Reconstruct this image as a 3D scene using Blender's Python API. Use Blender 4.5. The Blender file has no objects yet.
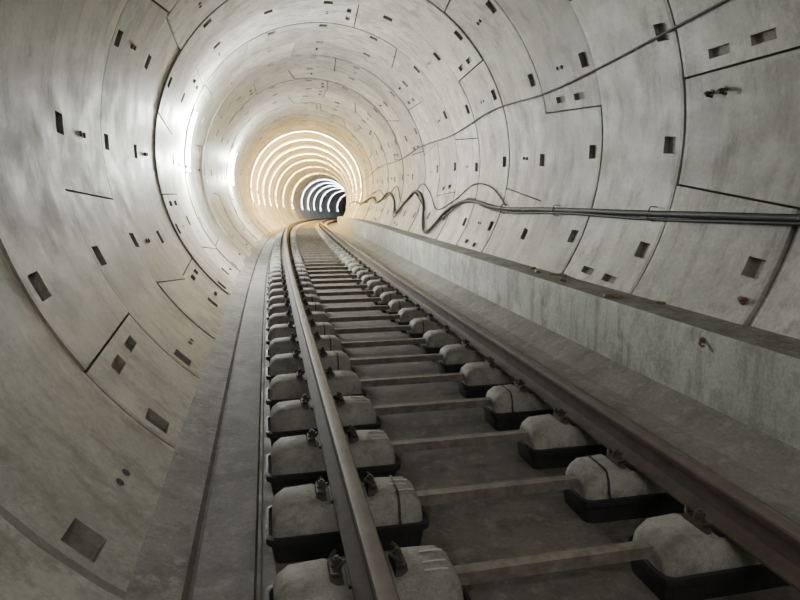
import bpy, bmesh, math, random
from mathutils import Vector, Matrix
random.seed(4)
R=2.65; ZC=2.1; W=1.4; XC=-0.12
S0=-8.0; S1=125.0
# ------------------------------------------------------------ path
DS=0.05
def build_path():
    N=int((S1+10)/DS)
    x=y=h=z=0.0
    pts=[(0,0,0,0)]
    for i in range(N):
        s=i*DS
        if s<3: k=0
        elif s<10: k=(s-3)/7/335
        elif s<38: k=1/335
        else: k=1/480
        h+=k*DS
        x+=math.sin(h)*DS; y+=math.cos(h)*DS
        t=min(1,max(0,(s-12)/20)); g=0.035*t*t*(3-2*t)
        z-=g*DS
        pts.append((x,y,z,h))
    return pts
PTS=build_path()
def frame(s):
    if s<=0: return Vector((0,s,0)),0.0
    i=s/DS; a=int(i); f=i-a
    if a>=len(PTS)-1: a=len(PTS)-2
    p=PTS[a]; q=PTS[a+1]
    l=[p[k]*(1-f)+q[k]*f for k in range(4)]
    return Vector(l[:3]),l[3]
def W3(s,x,z):
    p,h=frame(s)
    return Vector((p.x+math.cos(h)*x, p.y-math.sin(h)*x, p.z+z))
def mat_at(s,x,z):
    p,h=frame(s)
    return Matrix.Translation(W3(s,x,z)) @ Matrix.Rotation(-h,4,'Z')
# ------------------------------------------------------------ materials
def nt(name):
    m=bpy.data.materials.new(name); m.use_nodes=True
    n=m.node_tree; b=n.nodes['Principled BSDF']
    return m,n,b
def ramp(n,fac,stops):
    r=n.nodes.new('ShaderNodeValToRGB')
    e=r.color_ramp.elements
    while len(e)<len(stops): e.new(0.5)
    for i,(p,c) in enumerate(stops):
        e[i].position=p; e[i].color=(*c,1)
    n.links.new(fac,r.inputs[0]); return r.outputs[0]
def noise(n,scale,detail=4,rough=0.6,vec=None):
    t=n.nodes.new('ShaderNodeTexNoise'); t.inputs['Scale'].default_value=scale
    t.inputs['Detail'].default_value=detail; t.inputs['Roughness'].default_value=rough
    if vec: n.links.new(vec,t.inputs['Vector'])
    return t.outputs[0]
def mixc(n,mode,fac,a,b):
    m=n.nodes.new('ShaderNodeMix'); m.data_type='RGBA'; m.blend_type=mode
    if isinstance(fac,float): m.inputs[0].default_value=fac
    else: n.links.new(fac,m.inputs[0])
    for i,v in ((6,a),(7,b)):
        if isinstance(v,tuple): m.inputs[i].default_value=(*v,1)
        else: n.links.new(v,m.inputs[i])
    return m.outputs[2]
def bump(n,b,h,strength,dist=0.01):
    u=n.nodes.new('ShaderNodeBump'); u.inputs['Strength'].default_value=strength
    u.inputs['Distance'].default_value=dist
    n.links.new(h,u.inputs['Height']); n.links.new(u.outputs[0],b.inputs['Normal'])
def coords(n):
    return n.nodes.new('ShaderNodeNewGeometry').outputs['Position']
def tofac(n,c,k):
    bw=n.nodes.new('ShaderNodeRGBToBW'); n.links.new(c,bw.inputs[0])
    mu=n.nodes.new('ShaderNodeMath'); mu.operation='MULTIPLY'; mu.inputs[1].default_value=k; n.links.new(bw.outputs[0],mu.inputs[0])
    return mu.outputs[0]
def concrete(name,c1,c2,stain,rough=(0.5,0.8),tint=False,sc=1.0,bs=0.25,streak=False,dust=None):
    m,n,b=nt(name); p=coords(n)
    base=ramp(n,noise(n,0.9*sc,6,0.65,p),[(0.35,c1),(0.65,c2)])
    fine=ramp(n,noise(n,28*sc,5,0.8,p),[(0.3,(0.64,0.64,0.64)),(0.7,(1.13,1.13,1.13))])
    c=mixc(n,'MULTIPLY',1.0,base,fine)
    st=ramp(n,noise(n,2.3*sc,9,0.74,p),[(0.50,(0,0,0)),(0.64,(1,1,1))])
    c=mixc(n,'MIX',tofac(n,st,0.8),c,stain)
    if dust:
        d=ramp(n,noise(n,6*sc,8,0.75,p),[(0.52,(0,0,0)),(0.64,(1,1,1))])
        c=mixc(n,'MIX',tofac(n,d,0.65),c,dust)
    if streak:
        mp=n.nodes.new('ShaderNodeMapping'); mp.inputs['Scale'].default_value=(1.6,2.2,0.35); n.links.new(p,mp.inputs[0])
        s1=ramp(n,noise(n,2.4,8,0.7,mp.outputs[0]),[(0.49,(1,1,1)),(0.63,(0.60,0.575,0.52))])
        c=mixc(n,'MULTIPLY',0.9,c,s1)
        mp2=n.nodes.new('ShaderNodeMapping'); mp2.inputs['Location'].default_value=(31,7,3); n.links.new(p,mp2.inputs[0])
        s2=ramp(n,noise(n,1.7,9,0.75,mp2.outputs[0]),[(0.52,(0,0,0)),(0.60,(1,1,1))])
        c=mixc(n,'MIX',tofac(n,s2,0.42),c,(0.58,0.575,0.53))
        mp3=n.nodes.new('ShaderNodeMapping'); mp3.inputs['Location'].default_value=(11,57,23); n.links.new(p,mp3.inputs[0])
        s3=ramp(n,noise(n,4.5,7,0.75,mp3.outputs[0]),[(0.58,(0,0,0)),(0.66,(1,1,1))])
        c=mixc(n,'MIX',tofac(n,s3,0.42),c,(0.16,0.142,0.115))
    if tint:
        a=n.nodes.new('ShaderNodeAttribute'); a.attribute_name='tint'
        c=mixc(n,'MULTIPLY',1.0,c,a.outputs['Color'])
    n.links.new(c,b.inputs['Base Color'])
    rr=n.nodes.new('ShaderNodeMapRange'); n.links.new(noise(n,3.1*sc,5,0.6,p),rr.inputs[0])
    rr.inputs[1].default_value=0.3; rr.inputs[2].default_value=0.7
    rr.inputs[3].default_value=rough[0]; rr.inputs[4].default_value=rough[1]
    n.links.new(rr.outputs[0],b.inputs['Roughness'])
    bump(n,b,noise(n,45*sc,6,0.7,p),bs,0.006)
    return m
M_lin=concrete('lining_concrete',(0.325,0.316,0.284),(0.475,0.465,0.424),(0.26,0.245,0.21),(0.45,0.66),tint=True,streak=True)
M_joint,n_,b_=nt('joint_gasket'); b_.inputs['Base Color'].default_value=(0.035,0.033,0.031,1); b_.inputs['Roughness'].default_value=0.9
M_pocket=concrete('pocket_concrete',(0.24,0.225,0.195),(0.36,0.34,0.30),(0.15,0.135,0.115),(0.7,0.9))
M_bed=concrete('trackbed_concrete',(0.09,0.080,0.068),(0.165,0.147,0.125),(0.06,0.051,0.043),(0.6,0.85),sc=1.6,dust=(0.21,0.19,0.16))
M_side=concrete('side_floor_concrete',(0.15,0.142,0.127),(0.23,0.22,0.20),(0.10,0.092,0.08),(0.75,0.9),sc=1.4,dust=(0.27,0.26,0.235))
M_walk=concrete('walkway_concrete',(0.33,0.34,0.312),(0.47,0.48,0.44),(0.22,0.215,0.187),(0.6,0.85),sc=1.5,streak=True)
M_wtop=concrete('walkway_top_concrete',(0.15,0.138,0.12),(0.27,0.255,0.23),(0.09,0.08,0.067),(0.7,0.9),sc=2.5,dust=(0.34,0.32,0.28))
M_block=concrete('sleeper_concrete',(0.215,0.203,0.178),(0.37,0.352,0.315),(0.12,0.108,0.09),(0.6,0.85),sc=4,dust=(0.18,0.165,0.14))
M_boot,n_,b_=nt('rubber_boot'); b_.inputs['Base Color'].default_value=(0.018,0.018,0.018,1); b_.inputs['Roughness'].default_value=0.6
bump(n_,b_,noise(n_,60,3,0.6,coords(n_)),0.3)
def metal(name,c1,c2,rough,met=0.5,sc=12):
    m,n,b=nt(name); p=coords(n)
    n.links.new(ramp(n,noise(n,sc,6,0.7,p),[(0.3,c1),(0.7,c2)]),b.inputs['Base Color'])
    b.inputs['Roughness'].default_value=rough; b.inputs['Metallic'].default_value=met
    bump(n,b,noise(n,80,4,0.6,p),0.2,0.003)
    return m
M_rail=metal('rusty_rail_steel',(0.045,0.033,0.025),(0.10,0.072,0.053),0.75,0.0,8)
M_railtop=metal('rail_running_surface',(0.09,0.073,0.06),(0.165,0.135,0.112),0.55,0.1,8)
M_tie=metal('tie_bar_steel',(0.085,0.073,0.058),(0.24,0.21,0.175),0.6,0.1,14)
M_clip=metal('clip_steel',(0.03,0.028,0.025),(0.08,0.065,0.055),0.6,0.2)
M_cable,n_,b_=nt('cable_black'); b_.inputs['Base Color'].default_value=(0.015,0.015,0.015,1); b_.inputs['Roughness'].default_value=0.6
M_rope=metal('cable_grey',(0.025,0.024,0.022),(0.05,0.047,0.043),0.6,0.0)
M_red=metal('red_plastic',(0.11,0.045,0.035),(0.17,0.08,0.06),0.7,0.0,20)
M_white=metal('mortar_drip',(0.42,0.40,0.37),(0.55,0.53,0.5),0.8,0.0,30)
M_wood=metal('timber_offcut',(0.16,0.12,0.08),(0.26,0.21,0.14),0.8,0.0,20)
M_lampbody,n_,b_=nt('lamp_housing'); b_.inputs['Base Color'].default_value=(0.6,0.6,0.6,1)
def emis(name,c,s):
    m,n,b=nt(name); b.inputs['Emission Color'].default_value=(*c,1); b.inputs['Emission Strength'].default_value=s; return m
# ------------------------------------------------------------ helpers
def obj(name,verts,faces,mats,fm=None,parent=None,smooth=None):
    me=bpy.data.meshes.new(name); me.from_pydata([tuple(v) for v in verts],[],faces)
    for m in mats: me.materials.append(m)
    if fm:
        for p,i in zip(me.polygons,fm): p.material_index=i
    me.update()
    if smooth is not None:
        for p in me.polygons: p.use_smooth=True
        me.set_sharp_from_angle(angle=math.radians(smooth))
    o=bpy.data.objects.new(name,me); bpy.context.scene.collection.objects.link(o)
    if parent: o.parent=parent
    return o
def empty(name):
    e=bpy.data.objects.new(name,None); bpy.context.scene.collection.objects.link(e); return e
class MB:
    def __init__(s): s.v=[];s.f=[];s.m=[]
    def add(s,vs,fs,mi):
        o=len(s.v); s.v+=[Vector(v) for v in vs]
        for f in fs: s.f.append([i+o for i in f]); s.m.append(mi)
    def box(s,c,d,mi,M=None,taper=1.0):
        x,y,z=[q/2 for q in d]; vs=[]
        for k in (-1,1):
            t=taper if k==1 else 1
            for a,b in ((-1,-1),(1,-1),(1,1),(-1,1)):
                v=Vector((c[0]+a*x*t,c[1]+b*y*t,c[2]+k*z)); vs.append(M@v if M else v)
        s.add(vs,[(3,2,1,0),(4,5,6,7),(0,1,5,4),(1,2,6,5),(2,3,7,6),(3,0,4,7)],mi)
    def cyl(s,p,axis,r,L,mi,n=12,r2=None):
        axis=Vector(axis).normalized(); r2=r if r2 is None else r2
        q=axis.to_track_quat('Z','Y'); vs=[]
        for k,rr in ((0,r),(1,r2)):
            for i in range(n):
                a=2*math.pi*i/n; vs.append(Vector(p)+q@Vector((rr*math.cos(a),rr*math.sin(a),k*L)))
        fs=[(i,(i+1)%n,n+(i+1)%n,n+i) for i in range(n)]+[tuple(range(n))[::-1],tuple(range(n,2*n))]
        s.add(vs,fs,mi)
    def tube(s,pts,r,mi,n=8):
        pts=[Vector(p) for p in pts]; vs=[]
        for i,p in enumerate(pts):
            t=(pts[min(i+1,len(pts)-1)]-pts[max(i-1,0)]).normalized()
            q=t.to_track_quat('Z','Y')
            for k in range(n):
                a=2*math.pi*k/n; vs.append(p+q@Vector((r*math.cos(a),r*math.sin(a),0)))
        fs=[]
        for i in range(len(pts)-1):
            for k in range(n):
                fs.append((i*n+k,i*n+(k+1)%n,(i+1)*n+(k+1)%n,(i+1)*n+k))
        fs.append(tuple(range(n))[::-1]); fs.append(tuple(range((len(pts)-1)*n,len(pts)*n)))
        s.add(vs,fs,mi)
    def make(s,name,mats,parent=None,smooth=None): return obj(name,s.v,s.f,mats,s.m,parent,smooth)
def sweep(name,prof,mats,seg_m,s0=S0,s1=S1,step=0.5,closed=True,parent=None,smooth=30):
    vs=[];fs=[];fm=[]; n=len(prof); ns=int((s1-s0)/step)+1
    for i in range(ns):
        s=s0+(s1-s0)*i/(ns-1)
        for x,z in prof: vs.append(W3(s,x,z))
    for i in range(ns-1):
        for k in range(n if closed else n-1):
            a=i*n+k; b=i*n+(k+1)%n
            fs.append((a,a+n,b+n,b)); fm.append(seg_m[k] if isinstance(seg_m,list) else seg_m)
    if closed:
        fs.append(tuple(range(n))); fm.append(0)
        fs.append(tuple(range((ns-1)*n,ns*n))[::-1]); fm.append(0)
    return obj(name,vs,fs,mats,fm,parent,smooth)
# ------------------------------------------------------------ lining
def build_lining():
    verts=[];faces=[];fm=[];tints=[]
    D2=math.radians
    ring0=5.0-W*9
    nr=int((S1-ring0)/W)
    plug=MB()
    JG=0.013
    for r in range(nr):
        sA=ring0+r*W
        rot=[0,5,10,3,8,13,6,1][r%8]*22.5+11.25
        rnd=random.Random(r*7+1)
        sizes=[67.5,67.5,67.5,67.5,67.5,22.5]
        J=[];a=rot
        for z in sizes: J.append(a); a+=z
        skew=[0,1.2,-1.2,1.2,2.6,-2.6]
        skew=[k*(1 if r%2 else -1) for k in skew]
        Jx=[j for j in J]+[J[0]+360]; Sx=skew+[skew[0]]
        def sk(t):
            for q in range(6):
                if Jx[q]-1e-6<=t<=Jx[q+1]+1e-6:
                    f=(t-Jx[q])/(Jx[q+1]-Jx[q]); return Sx[q]*(1-f)+Sx[q+1]*f
            return 0
        gh=0.22
        tb=set(); pockets=[]
        base=rot
        t=0
        while t<360-1e-6:
            tb.add(round(base+t,3)); t+=3.75
        tb.add(round(base+360,3))
        for q,j in enumerate(Jx):
            if q<6: tb.add(round(j+gh,3))
            if q>0: tb.add(round(j-gh,3))
        for k in range(16):
            c=base+11.25+22.5*k
            if k==15: continue
            pockets.append((c-1.75,c+1.75,0.11,0.28,0.05))
        far=sA>60
        if not far:
            for q in (0,2,3):
                j=Jx[q]
                pockets.append((j+2.2,j+3.9,0.36,0.60,0.045))
                pockets.append((j+2.2,j+3.9,0.82,1.06,0.045))
        for p in pockets:
            tb.add(round(p[0],3)); tb.add(round(p[1],3))
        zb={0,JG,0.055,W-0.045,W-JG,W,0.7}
        for p in pockets: zb.add(p[2]); zb.add(p[3])
        tb=sorted(tb); zb=sorted(zb)
        ro=rnd.uniform(-0.014,0.014)
        off=[ro+rnd.uniform(-0.010,0.010) for _ in range(6)]
        rt=rnd.uniform(0.84,1.12)*(1.06 if r%2 else 0.94)
        tn=[rt*rnd.uniform(0.80,1.14) for _ in range(6)]
        eA=rnd.uniform(0.45,0.75); eB=rnd.uniform(1.05,1.35)  # joint stains and mortar smears, with light and shade of ring edges painted in
        def seg(t):
            for q in range(6):
                if Jx[q]<=t<Jx[q+1]: return q
            return 5
        nT=len(tb)-1; nZ=len(zb)-1
        rad=[[0]*nZ for _ in range(nT)]; mt=[[0]*nZ for _ in range(nT)]; sg=[0]*nT
        for i in range(nT):
            tc=(tb[i]+tb[i+1])/2; q=seg(tc); sg[i]=q
            injoint=any(abs(tc-j)<gh for j in Jx)
            for k in range(nZ):
                zc=(zb[k]+zb[k+1])/2
                if injoint or zc<JG or zc>W-JG:
                    rad[i][k]=R+0.034; mt[i][k]=1; continue
                rr=R+off[q]
                for p in pockets:
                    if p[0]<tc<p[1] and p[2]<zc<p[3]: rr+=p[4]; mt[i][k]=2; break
                rad[i][k]=round(rr,5)
        cache={}
        def V(i,k,ra):
            key=(i%nT,k,ra)
            if key in cache: return cache[key]
            tt=tb[i]; z=zb[k]
            th=D2(tt+sk(tt)*(z-W/2)/W*1.6)
            verts.append(W3(sA+z,XC+ra*math.cos(th),ZC+ra*math.sin(th)))
            cache[key]=len(verts)-1; return cache[key]
        for i in range(nT):
            for k in range(nZ):
                ra=rad[i][k]; zc=(zb[k]+zb[k+1])/2
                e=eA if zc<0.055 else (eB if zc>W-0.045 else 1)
                faces.append((V(i,k,ra),V(i,k+1,ra),V(i+1,k+1,ra),V(i+1,k,ra)))
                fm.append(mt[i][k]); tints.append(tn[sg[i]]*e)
                i2=(i+1)%nT
                if rad[i2][k]!=ra:
                    rb=rad[i2][k]
                    faces.append((V(i+1,k,ra),V(i+1,k+1,ra),V(i+1,k+1,rb),V(i+1,k,rb)))
                    fm.append(2 if 2 in(mt[i][k],mt[i2][k]) else 0); tints.append(0.9)
                if k+1<nZ and rad[i][k+1]!=ra:
                    rb=rad[i][k+1]
                    faces.append((V(i,k+1,ra),V(i+1,k+1,ra),V(i+1,k+1,rb),V(i,k+1,rb)))
                    fm.append(2 if 2 in(mt[i][k],mt[i][k+1]) else 0); tints.append(0.9)
        if sA<45:
            for k in range(15):
                c=base+11.25+22.5*k
                if k%2: continue
                for dz in (0.0,0.11):
                    z=0.72+dz
                    th=D2(c+sk(c)*(z-W/2)/W*1.6)
                    if math.sin(th)<-0.78: continue
                    p=W3(sA+z,XC+(R+0.026)*math.cos(th),ZC+(R+0.026)*math.sin(th))
                    ax=W3(sA+z,XC,ZC)-p
                    plug.cyl(p,ax,0.024,0.033,0,10)
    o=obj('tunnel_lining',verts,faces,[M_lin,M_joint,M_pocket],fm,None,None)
    me=o.data
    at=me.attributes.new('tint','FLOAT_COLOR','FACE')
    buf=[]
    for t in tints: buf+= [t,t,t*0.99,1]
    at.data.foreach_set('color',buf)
    for p in me.polygons: p.use_smooth=True
    me.set_sharp_from_angle(angle=math.radians(25))
    plug.make('grout_sockets',[M_joint],o)
    return o
build_lining()
# ------------------------------------------------------------ floor, walkway
def low(x,r): return ZC-math.sqrt(r*r-(x-XC)**2)
def arc(xa,xb,n=8,r=R+0.05):
    return [(xa+(xb-xa)*i/n,low(xa+(xb-xa)*i/n,r)) for i in range(n+1)]
floor_prof=[(-1.92,0.12),(-1.84,0.09),(-1.64,0.015),(-1.62,-0.012),(-1.60,0.0),(-1.36,0.0),(-1.35,-0.02),(-1.335,-0.02),(-1.325,0.0),(1.25,0.0),(1.50,0.03)]+arc(1.55,-1.88,8)
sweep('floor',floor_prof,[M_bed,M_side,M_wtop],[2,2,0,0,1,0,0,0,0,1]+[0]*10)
wx=XC+math.sqrt((R+0.04)**2-(0.67-ZC)**2)
walk=[(1.40,0.0),(1.635,0.15),(1.66,0.16),(1.66,0.64),(1.675,0.67),(1.93,0.675),(1.97,0.66),(wx,0.66)]+\
     [(x,low(x,R+0.04)) for x in (2.0,1.8,1.55)]
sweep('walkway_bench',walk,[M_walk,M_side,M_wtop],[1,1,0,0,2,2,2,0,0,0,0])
# ------------------------------------------------------------ rails
def rail_prof(cx,b):
    h=[(0.07,0),(0.07,0.011),(0.03,0.022),(0.010,0.038),(0.0085,0.07),(0.010,0.108),(0.033,0.122),(0.036,0.128),(0.0355,0.150),(0.030,0.158),(0.018,0.161)]
    p=[(cx+x,b+z) for x,z in h]+[(cx-x,b+z) for x,z in h[::-1]]
    return p
TC=-0.19; G=0.75; RB=0.25
for k in (-1,1):
    pr=rail_prof(TC+k*G,RB)
    mm=[0]*22; mm[9]=mm[10]=mm[11]=1
    sweep('steel_rail',pr,[M_rail,M_railtop],mm,step=0.5)
# ------------------------------------------------------------ sleepers
def block_mesh():
    b=MB()
    st=[(-0.338,0.185,0.094),(-0.322,0.222,0.103),(-0.28,0.250,0.108),(-0.15,0.257,0.109),(-0.115,0.236,0.112),
        (0.115,0.236,0.112),(0.15,0.257,0.109),(0.28,0.250,0.108),(0.322,0.222,0.103),(0.338,0.185,0.094)]
    vs=[];n=8
    for x,zt,hy in st:
        zb=0.10
        ext=0.012 if abs(x)>0.3 else 0
        vs+=[(x,-hy-0.026+ext,zb),(x,-hy-0.012,zt-0.045),(x,-hy+0.010,zt-0.010),(x,-hy+0.032,zt),
             (x,hy-0.032,zt),(x,hy-0.010,zt-0.010),(x,hy+0.012,zt-0.045),(x,hy+0.026-ext,zb)]
    fs=[]
    for i in range(len(st)-1):
        for k in range(n-1):
            a=i*n+k; fs.append((a,a+1,a+n+1,a+n))
        fs.append((i*n+n-1,i*n,(i+1)*n,(i+1)*n+n-1))
    fs.append(tuple(range(n))[::-1]); fs.append(tuple(range((len(st)-1)*n,len(st)*n)))
    b.add(vs,fs,0)
    def rr(hx,hy,rad,z):
        out=[]
        for cx,cy,a0 in ((hx-rad,hy-rad,0),(-hx+rad,hy-rad,90),(-hx+rad,-hy+rad,180),(hx-rad,-hy+rad,270)):
            for q in range(4):
                a=math.radians(a0+q*30); out.append((cx+rad*math.cos(a),cy+rad*math.sin(a),z))
        return out
    rings=[rr(0.335,0.13,0.04,0.0),rr(0.348,0.140,0.04,0.095),rr(0.366,0.158,0.045,0.098),rr(0.368,0.160,0.045,0.130),rr(0.354,0.146,0.045,0.134),rr(0.338,0.132,0.045,0.115)]
    vs=[v for r_ in rings for v in r_]; m=16; fs=[]
    for i in range(len(rings)-1):
        for k in range(m): fs.append((i*m+k,i*m+(k+1)%m,(i+1)*m+(k+1)%m,(i+1)*m+k))
    fs.append(tuple(range(m))[::-1]); fs.append(tuple(range((len(rings)-1)*m,len(rings)*m)))
    b.add(vs,fs,1)
    b.box((0,0,0.242),(0.16,0.17,0.014),1)
    for sx in (-1,1):
        b.box((sx*0.118,0,0.256),(0.05,0.12,0.04),2,taper=0.8)
        b.cyl((sx*0.112,0,0.274),(0,0,1),0.021,0.012,2,14)
        b.cyl((sx*0.112,0,0.286),(0,0,1),0.016,0.020,2,6)
        b.cyl((sx*0.112,0,0.303),(0,0,1),0.009,0.012,2,8)
        pts=[]
        for i in range(17):
            t=i/16*2-1
            pts.append((sx*(0.084+0.045*abs(math.sin(t*2.6))), t*0.075, 0.279+0.010*math.cos(t*6)))
        b.tube(pts,0.0075,2,6)
    return b
def strap(b,x,w,mi):
    pr=[(-0.150,0.05),(-0.163,0.132),(-0.140,0.144),(-0.125,0.207),(-0.102,0.245),(-0.076,0.256),(0.076,0.256),(0.102,0.245),(0.125,0.207),(0.140,0.144),(0.163,0.132),(0.150,0.05)]
    vs=[];fs=[]
    for y,z in pr: vs+=[(x-w/2,y*1.0,z+0.003),(x+w/2,y*1.0,z+0.003)]
    for i in range(len(pr)-1): fs.append((2*i,2*i+1,2*i+3,2*i+2))
    b.add(vs,fs,mi)
bdat=[]
for v in range(3):
    bb=block_mesh()
    if v==1: strap(bb,0.225,0.012,1)
    if v==2: strap(bb,0.215,0.010,3)
    t_=bb.make('block_tmp',[M_block,M_boot,M_clip,M_white],None,35)
    bdat.append(t_.data); bpy.data.objects.remove(t_)
tb_=MB()
L=G-0.30
prof=[(-0.025,0.192),(0.025,0.192),(0.025,0.184),(-0.018,0.184),(-0.018,0.140),(-0.025,0.140)]
vs=[(x,y,z) for x in (-L,L) for y,z in prof]
tb_.add(vs,[(i,(i+1)%6,6+(i+1)%6,6+i) for i in range(6)]+[(0,1,2,3,4,5)[::-1],(6,7,8,9,10,11)],0)
to=tb_.make('tie_tmp',[M_tie]); tie_data=to.data; bpy.data.objects.remove(to)
slp=empty('railway_sleepers')
col=bpy.context.scene.collection
k=0; s=1.97-0.6*9
rs=random.Random(11)
while s<S1-6:
    for side in (-1,1):
        rv=rs.random()
        o=bpy.data.objects.new('twin_block_%s_%d'%('outer' if side<0 else 'inner',k),bdat[1 if rv<0.35 else (2 if rv<0.5 else 0)])
        M=mat_at(s,TC+side*G,0.0)
        M=M@Matrix.Rotation(math.pi if side>0 else 0,4,'Z')@Matrix.Rotation(rs.uniform(-0.015,0.015),4,'Z')
        o.matrix_world=M; col.objects.link(o); o.parent=slp
    o=bpy.data.objects.new('tie_bar_%d'%k,tie_data); o.matrix_world=mat_at(s,TC,0.0); col.objects.link(o); o.parent=slp
    k+=1; s+=0.6
dr=MB()
for q in range(1,7):
    s=1.97+0.6*(q-1)
    for j in range(3):
        y=s-0.06+0.05*j+rs.uniform(-.01,.01)
        x=TC-G+0.19+rs.uniform(0,0.03)
        pts=[W3(y,x+t,0.256 if t<0.08 else 0.256-(t-0.08)*0.5) for t in (0,0.03,0.06,0.09)]
        dr.tube(pts,rs.uniform(0.002,0.004),0,6)
dr.make('mortar_drips',[M_white],slp)
# ------------------------------------------------------------ cables on the right wall
def wallp(s,phi,off): 
    a=math.radians(phi); r=R-off
    return W3(s,XC+r*math.cos(a),ZC+r*math.sin(a))
def catm(ps,n=8):
    out=[]
    for i in range(len(ps)-1):
        p0=Vector(ps[max(i-1,0)]);p1=Vector(ps[i]);p2=Vector(ps[i+1]);p3=Vector(ps[min(i+2,len(ps)-1)])
        for k in range(n):
            t=k/n
            out.append(0.5*((2*p1)+(-p0+p2)*t+(2*p0-5*p1+4*p2-p3)*t*t+(-p0+3*p1-3*p2+p3)*t**3))
    out.append(Vector(ps[-1])); return out
thin=[(-7,24),(-2,24),(2,23.5),(3.8,22.7),(6.25,19),(7.8,17.6),(9.6,18.3),(12,14.5),(14.8,14),(18,10.5),(22,11),(27,7),(32,7),(40,4)]
tp=catm([(a,b,0) for a,b in thin],6)
c=MB(); c.tube([wallp(p.x,p.y,0.035) for p in tp],0.011,0,8)
for p in tp[::9]:
    q=wallp(p.x,p.y,0.0); q2=wallp(p.x,p.y,0.06)
    c.cyl(q,q2-q,0.01,0.05,1,6)
c.make('hanging_cable',[M_rope,M_clip],None,60)
thick=[(-7,-14),(0,-14),(2.2,-14.6),(3.6,-15.1),(5.5,-15.5),(7.5,-16.0),(9.2,-16.4),(10.4,-14.5),(11.3,-15),(12.2,-20),(12.9,-31),(13.6,-27),(14.6,-14),(15.6,-10),(16.6,-17),(17.6,-24),(18.6,-15),(20,-10),(22,-17),(24,-12),(28,-16),(34,-12),(44,-14)]
c=MB()
tp=catm([(a,b,0) for a,b in thick],8)
for j,(da,do,rad) in enumerate([(0,0.05,0.031),(-1.0,0.045,0.015)]):
    pts=[]
    for p in tp:
        w=math.sin(p.x*1.7+j*2.1)*0.2*j
        extra=0
        if p.x>10: extra=math.sin(p.x*2.3+j*1.9)*2.0*(j>0)
        pts.append(wallp(p.x,p.y+da+w+extra,do+0.01*math.sin(p.x*2+j)))
    c.tube(pts,rad,0,10)
loose=catm([(a,b,0) for a,b in [(9.0,-15.2),(9.8,-9),(10.8,-7.5),(11.8,-14),(13.0,-19),(14.0,-11),(15.0,-6),(16.2,-14),(17.4,-16),(18.6,-6),(20.5,-13),(22.5,-7),(26,-11)]],8)
c.tube([wallp(p.x,p.y,0.03) for p in loose],0.012,0,8)
for s_ in (1.2,3.0,5.2,7.2,9.0):
    ph=[p for p in tp if p.x>=s_][0].y
    pts=[wallp(s_,ph+1.6,0.0),wallp(s_,ph+1.3,0.085),wallp(s_,ph+0,0.1),wallp(s_,ph-1.3,0.085),wallp(s_,ph-1.6,0.0)]
    c.tube(pts,0.006,1,6)
c.make('power_cable',[M_cable,M_clip],None,60)
def anchor(name,s_,phi,mat,size=1.0):
    a=MB(); p=wallp(s_,phi,-0.01); n=(wallp(s_,phi,0.2)-wallp(s_,phi,0)).normalized()
    a.cyl(p,n,0.028*size,0.018,0,12); a.cyl(p,n,0.012*size,0.09*size,0,8)
    a.cyl(p+n*0.05*size,n,0.02*size,0.02*size,0,6)
    a.tube([p+n*0.08*size,p+n*0.09*size+Vector((0,-0.03,-0.02)),p+n*0.06*size+Vector((0,-0.07,-0.04))],0.012*size,1,8)
    return a.make(name,[M_clip,mat],None,40)
anchor('wall_anchor_bolt',4.50,7.5,M_cable)
anchor('wall_anchor_bolt',4.66,7.5,M_cable)
a=MB(); p=wallp(3.72,-29.3,0.0); n=(wallp(3.72,-29.3,0.2)-p).normalized()
a.cyl(p,n,0.035,0.04,0,14,0.03); a.cyl(p+n*0.04,n,0.018,0.03,0,10)
a.make('red_pipe_cap',[M_red],None,40)
a=MB()
a.tube([W3(3.49,1.659,0.60),W3(3.49,1.64,0.60),W3(3.475,1.625,0.58),W3(3.46,1.63,0.565),W3(3.45,1.645,0.57)],0.009,0,8)
a.cyl(W3(3.49,1.659,0.60),(-1,0,0),0.022,0.010,0,12)
a.make('rusty_hook',[M_red],None,40)
a=MB()
for q in range(9):
    s_=rs.uniform(2.6,8); x=rs.uniform(1.78,2.02)
    M=Matrix.Translation(W3(s_,x,0.688))@Matrix.Rotation(rs.uniform(0,3),4,'Z')
    a.box((0,0,0),(rs.uniform(.03,.07),rs.uniform(.04,.16),0.024),0,M,0.9)
a.make('timber_offcuts',[M_wood])
# ------------------------------------------------------------ lamps
def lamp(s_,phis,col_,power,tubelen=0.9,vis=25,off=0.24):
    e=empty('tunnel_lamp')
    gm=emis('lamp_glow',col_,vis)
    for phi in phis:
        b=MB()
        span=math.degrees(tubelen/R)/2
        b.tube([wallp(s_,phi-span+2*span*i/8,0.03) for i in range(9)],0.03,0,8)
        for i in (-0.9,0.9):
            q=wallp(s_,phi+span*i,0.03); b.cyl(q,wallp(s_,phi+span*i,0.1)-q,0.015,0.055,0,8)
        b.make('housing',[M_lampbody],e,40)
        t=MB(); t.tube([wallp(s_,phi-span*0.94+2*span*0.94*i/8,0.085) for i in range(9)],0.02,0,8)
        t.make('tube',[gm],e,40)
        for i in (-0.6,0.6):
            ld=bpy.data.lights.new('light','POINT'); ld.energy=power/len(phis)/2; ld.color=col_; ld.shadow_soft_size=0.09
            lo=bpy.data.objects.new('light',ld); lo.location=wallp(s_,phi+span*i,off)
            bpy.context.scene.collection.objects.link(lo); lo.parent=e
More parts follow.
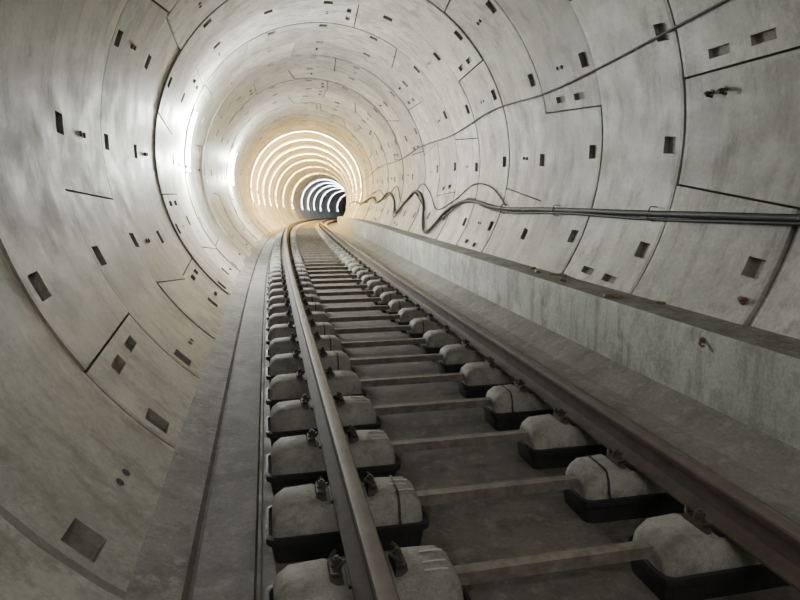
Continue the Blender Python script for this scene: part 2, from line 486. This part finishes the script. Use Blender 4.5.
def added_arch(s_,col_,vis,a0=-15,a1=195,r=0.02,shade=True):
    # added arch standing in for far lights; invented flange hides tube, leaving glow bands
    t=MB(); t.tube([wallp(s_,a0+(a1-a0)*i/40,0.07) for i in range(41)],r,0,8)
    for i in range(0,41,5):
        q=wallp(s_,a0+(a1-a0)*i/40,0.0); t.cyl(q,wallp(s_,a0+(a1-a0)*i/40,0.1)-q,0.012,0.06,1,6)
    if shade:
        vs=[];fs=[]
        for i in range(41):
            a=a0+(a1-a0)*i/40
            vs+=[wallp(s_-0.06,a,-0.005),wallp(s_-0.06,a,0.092),wallp(s_-0.045,a,0.092),wallp(s_-0.045,a,-0.005)]
        for i in range(40):
            for k in range(4): fs.append((4*i+k,4*i+(k+1)%4,4*i+4+(k+1)%4,4*i+4+k))
        t.add(vs,fs,1)
    t.make('added_light_arch',[emis('added_arch_glow',col_,vis),M_lampbody],None,60)
cool=(0.96,1.0,0.96)
neut=(1.0,1.0,0.95)
warm=(1.0,0.69,0.27)
blue=(0.78,0.89,1.0)
lamp(-1.8,[130,65],neut,205,off=0.45)  # unseen lamps behind the camera, added to light the foreground
lamp(-6.0,[120],neut,70,off=0.4)  # another unseen lamp further back, added for the near section
lamp(12.0,[170],cool,1000,off=0.24,tubelen=1.2,vis=100)
lamp(21.5,[172],cool,1100,off=0.28,tubelen=1.2,vis=100)
for s_ in (29.0,32.2,35.6,39.5,44,50,58): added_arch(s_,warm,600)
for s_ in (68,75,82,90,100,112): added_arch(s_,blue,60,r=0.013,shade=False)
# ------------------------------------------------------------ world / camera
w=bpy.data.worlds.new('world'); bpy.context.scene.world=w; w.use_nodes=True
w.node_tree.nodes['Background'].inputs[0].default_value=(0.02,0.022,0.025,1)
cd=bpy.data.cameras.new('camera'); cam=bpy.data.objects.new('camera',cd); col.objects.link(cam)
cd.sensor_width=36; cd.lens=27; cd.clip_start=0.05; cd.clip_end=500
cam.location=(-1.25,0,1.6)
cam.rotation_euler=(math.radians(90-10.1),0,math.radians(-12.4))
bpy.context.scene.camera=cam
